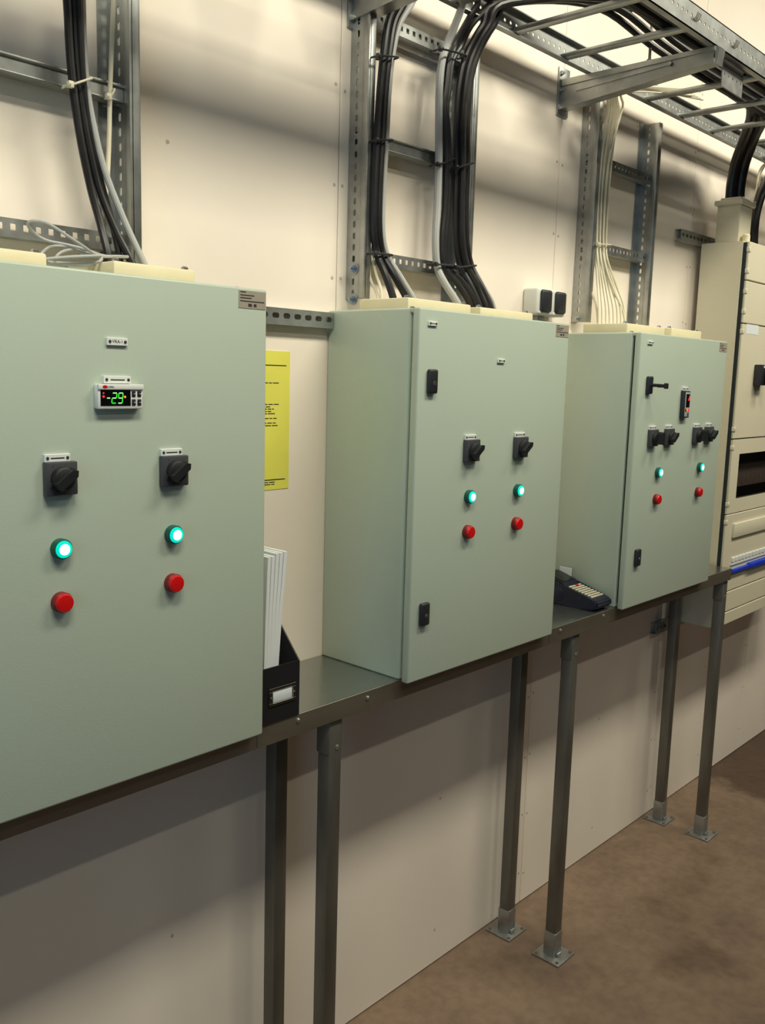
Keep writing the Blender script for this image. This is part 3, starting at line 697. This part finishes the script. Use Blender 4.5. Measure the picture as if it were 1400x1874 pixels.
for s in (-1, 1): MB().lathe((hx+s*.029, yf-.002, hz), (0, -1, 0), [(0, .0022), (.001, .0018)], 8).build('rivet', ZINC, lh)
for i in range(5):
    x0_ = 1.080+i*.0078; hgt = .300+random.uniform(-.006, .006); ln = .010+.004*i
    m = MB()
    pts = [(x0_, -.2405+.002*i, ZT+.003), (x0_+.0068, -.2405+.002*i, ZT+.003), (x0_+.0068+ln*.55, -.2405+.002*i, ZT+.20), (x0_+.0068+ln, -.2405+.002*i, ZT+hgt+.020), (x0_+ln-.0004, -.2405+.002*i, ZT+hgt+.020), (x0_+ln*.5, -.2405+.002*i, ZT+.20)]
    m.prism(pts, (0, .205, 0))
    tag(m.build('document', PAPER, None, False), 'white document standing in the black magazine file', 'document', 'documents in the magazine file')

# ------------------------------------------------------------------ label printer on the shelf
lpz = ZT
lm = thing('label_printer', (2.368, -.14, lpz), 'navy handheld label printer with pale keys lying on the shelf', 'label printer')
xa_, xb_ = 2.325, 2.410
prof = [(-.030, .0), (-.180, .0), (-.222, .002), (-.240, .010), (-.243, .022), (-.236, .031), (-.220, .035), (-.130, .056), (-.122, .066), (-.055, .086), (-.030, .078)]
b = MB().prism([(xa_, y, lpz+z) for y, z in prof], (xb_-xa_, 0, 0))
bmesh.ops.bevel(b.bm, geom=list(b.bm.edges), offset=.004, segments=2, affect='EDGES')
b.build('body', NAVY, lm)
d = Vector((0, .090, .021)).normalized(); n = Vector((0, -.021, .090)).normalized()
for i in range(8):
    c0 = Vector((0, -.2195, lpz+.0345))+d*(.004+i*.0108)
    for j in range(4):
        x_ = xa_+.012+j*.0165
        p1 = c0+d*.0060
        m = MB(); m.prism([(x_, c0.y, c0.z), (x_+.0150, c0.y, c0.z), (x_+.0150, p1.y, p1.z), (x_, p1.y, p1.z)], n*.0035)
        m.build('key', RED if (i == 7 and j == 2) else KEYS, lm)
m = MB(); m.prism([(xa_+.012, -.118, lpz+.0668), (xb_-.012, -.118, lpz+.0668), (xb_-.012, -.062, lpz+.0835), (xa_+.012, -.062, lpz+.0835)], (0, -.0006, .002)); m.build('screen', SCREEN, lm)
m = MB(); m.lathe((xa_+.001, -.105, lpz+.030), (-1, 0, 0), [(0, .024), (.003, .023), (.005, .016)], 20); m.build('side_cover', NAVY, lm)
MB().box(xb_-.002, xb_+.001, -.100, -.060, lpz+.050, lpz+.096).build('label_tape', PAPER, lm, False)

# ------------------------------------------------------------------ switchboard at the end of the wall
DX0, DX1 = 3.312, 4.30
DB, DF = -.025, -.176
PF = -.196
sb = thing('switchboard', (3.8, -.1, .79), 'tall beige wall-mounted switchboard with a smoked window and hinged panels', 'switchboard')
bd = MB()
bd.box(DX0, DX0+.004, DF, DB, .785, 2.190); bd.box(DX1-.004, DX1, DF, DB, .785, 2.190)
bd.box(DX0+.004, DX1-.004, DB-.004, DB, .785, 2.190); bd.box(DX0+.004, DX1-.004, DF, DB-.004, 2.186, 2.190); bd.box(DX0+.004, DX1-.004, DF, DB-.004, .785, .789)
bd.build('body', BOARD, sb, False)
MB().box(DX0+.006, DX0+.012, DF-.012, DF+.01, .79, 2.185).build('gap_shade_strip', SEAL, sb, False)  # dark strip painted in for the shade between body and panels, borrows the seal colour
for z0_, z1_ in ((2.057, 2.188), (1.907, 2.053), (1.494, 1.903), (.985, 1.213), (.918, .980), (.838, .914), (.787, .834)):
    MB().box(DX0+.010, DX1, PF, DF-.001, z0_, z1_, .002, 1).build('front_panel', BOARD, sb)
wz0, wz1, wx0, wx1 = 1.268, 1.436, 3.392, 4.20
m = MB(); m.box(DX0+.010, DX1, PF, DF-.001, wz1, 1.490); m.box(DX0+.010, DX1, PF, DF-.001, 1.217, wz0); m.box(DX0+.010, wx0, PF, DF-.001, wz0, wz1); m.box(wx1, DX1, PF, DF-.001, wz0, wz1)
wp = m.build('window_panel', BOARD, sb, False)
MB().box(wx0-.002, wx1+.002, PF+.004, PF+.007, wz0-.002, wz1+.002).build('pane', SMOKE, wp, False)
MB().box(wx0-.01, wx1+.01, -.10, -.095, wz0-.02, wz1+.02).build('back_plate', mat('inner_grey', rgb(70, 70, 74), .6), wp, False)
for i in range(16):
    MB().box(3.42+i*.045, 3.462+i*.045, -.150, -.10, 1.300, 1.385, .003).build('breaker', mat('breaker%d' % i, rgb(214, 200, 186), .5) if i == 0 else MATS['breaker0'], wp)
MB().box(wx0+.004, wx0+.024, -.165, -.10, 1.29, 1.41, .003).build('terminal_strip', MATS['breaker0'], wp)
MB().box(3.385, DX1-.03, PF-.009, PF+.001, 1.122, 1.176, .003).build('cover_strip', BOARD, sb)
m = MB()
for i in range(24): m.box(3.398+i*.034, 3.398+i*.034+.026, PF-.006, PF+.001, 1.028, 1.046, .002, 1)
m.box(3.392, DX1-.06, PF-.004, PF+.001, 1.016, 1.024)
m.build('louvre', WHITE, sb)
m = MB().box(3.400, 3.560, PF-.014, PF+.001, .986, 1.000, .003); m.box(3.555, 4.2, PF-.020, PF+.001, .985, 1.005, .004)
m.build('blue_strip', BLUE, sb)
for z in (2.160, 2.087, 2.017, 1.947, 1.877, 1.528, 1.461, 1.253, 1.186):
    MB().box(DX0+.007, DX0+.022, PF-.003, DF+.002, z-.008, z+.008, .002).build('hinge', BOARD, sb)
MB().box(3.355, 3.470, PF-.0006, PF+.0002, 1.871, 1.905).build('paper_label', PAPER, sb, False)
sw = MB().box(3.462, 3.54, PF-.030, PF+.001, 1.688, 1.764, .004).build('main_switch', BLK, sb)
MB().box(3.488, 3.51, PF-.062, PF-.029, 1.697, 1.757, .004).build('handle', BLK2, sw)
MB().box(3.475, 3.484, PF-.0310, PF-.0295, 1.752, 1.760).build('label', WHITE, sw, False)
for xx in (3.34, 3.42, 3.50): MB().lathe((xx, -.15, 2.190), (0, 0, 1), [(0, .006), (.004, .006), (.006, .003)], 8).build('lid_screw', ZINC, sb)
ib = thing('cable_inlet_box', (3.36, -.10, 2.19), 'beige cable inlet box standing on the switchboard under the thick black cable', 'box')
MB().box(3.318, 3.425, -.155, -.070, 2.190, 2.322, .004).build('body', BOARD, ib)
MB().box(3.309, 3.434, -.164, -.061, 2.318, 2.336, .004).build('lid', BOARD, ib)
MB().box(3.326, 3.417, -.149, -.076, 2.336, 2.346, .003).build('collar', BOARD, ib)
for xx in (3.318, 3.425): MB().lathe((xx, -.16, 2.336), (0, 0, 1), [(0, .005), (.005, .004)], 8).build('screw', ZINC, ib)
MB().lathe((3.345, -.172, 2.190), (0, 0, 1), [(0, .014), (.022, .014), (.027, .010)], 14).build('blind_plug', CREAM, ib)
for j, (dx, dy) in enumerate(((-.014, .012), (.016, -.006))):
    cable([(W_, 2.6, -.315+.042*j, 2.592), (W_, 2.95, -.290+.042*j, 2.592), (W_, 3.16+dx, -.25+dy, 2.572), (W_, 3.29+dx, -.18+dy, 2.535), (W_, 3.352+dx, -.130+dy, 2.470), (W_, 3.368+dx, -.113+dy, 2.40), (W_, 3.371+dx, -.112+dy, 2.330)], .019, CBLK, 'very thick glossy black cable dropping from the tray into the inlet box', 'thick cables into the inlet box', n=14)
# corrugated hose on the right
hp = [P(u, v, y=-.10) for u, v in ((1378, 452), (1379, 415), (1385, 380), (1398, 345), (1425, 300))]+[(3.80, -.16, 2.53), (4.05, -.22, 2.57)]
hose = MB()
hp = [Vector(q) for q in hp]; hp[0].z = 2.188
hose.tube(hp, .019, 12, 8)
hs = tag(hose.build('corrugated_hose', CBLK), 'black flexible hose curving from the switchboard top up to the tray', 'hose')
for j in range(2):
    cable([(1372+4*j, 452, -.06), (1375+5*j, 400, -.06), (1384+5*j, 350, -.06), (1394+4*j, 305, -.07), (W_, 3.75+.03*j, -.13, 2.57)], .0038, CCRM, 'thin cream cable rising beside the black hose to the tray', 'cream cables beside the hose')
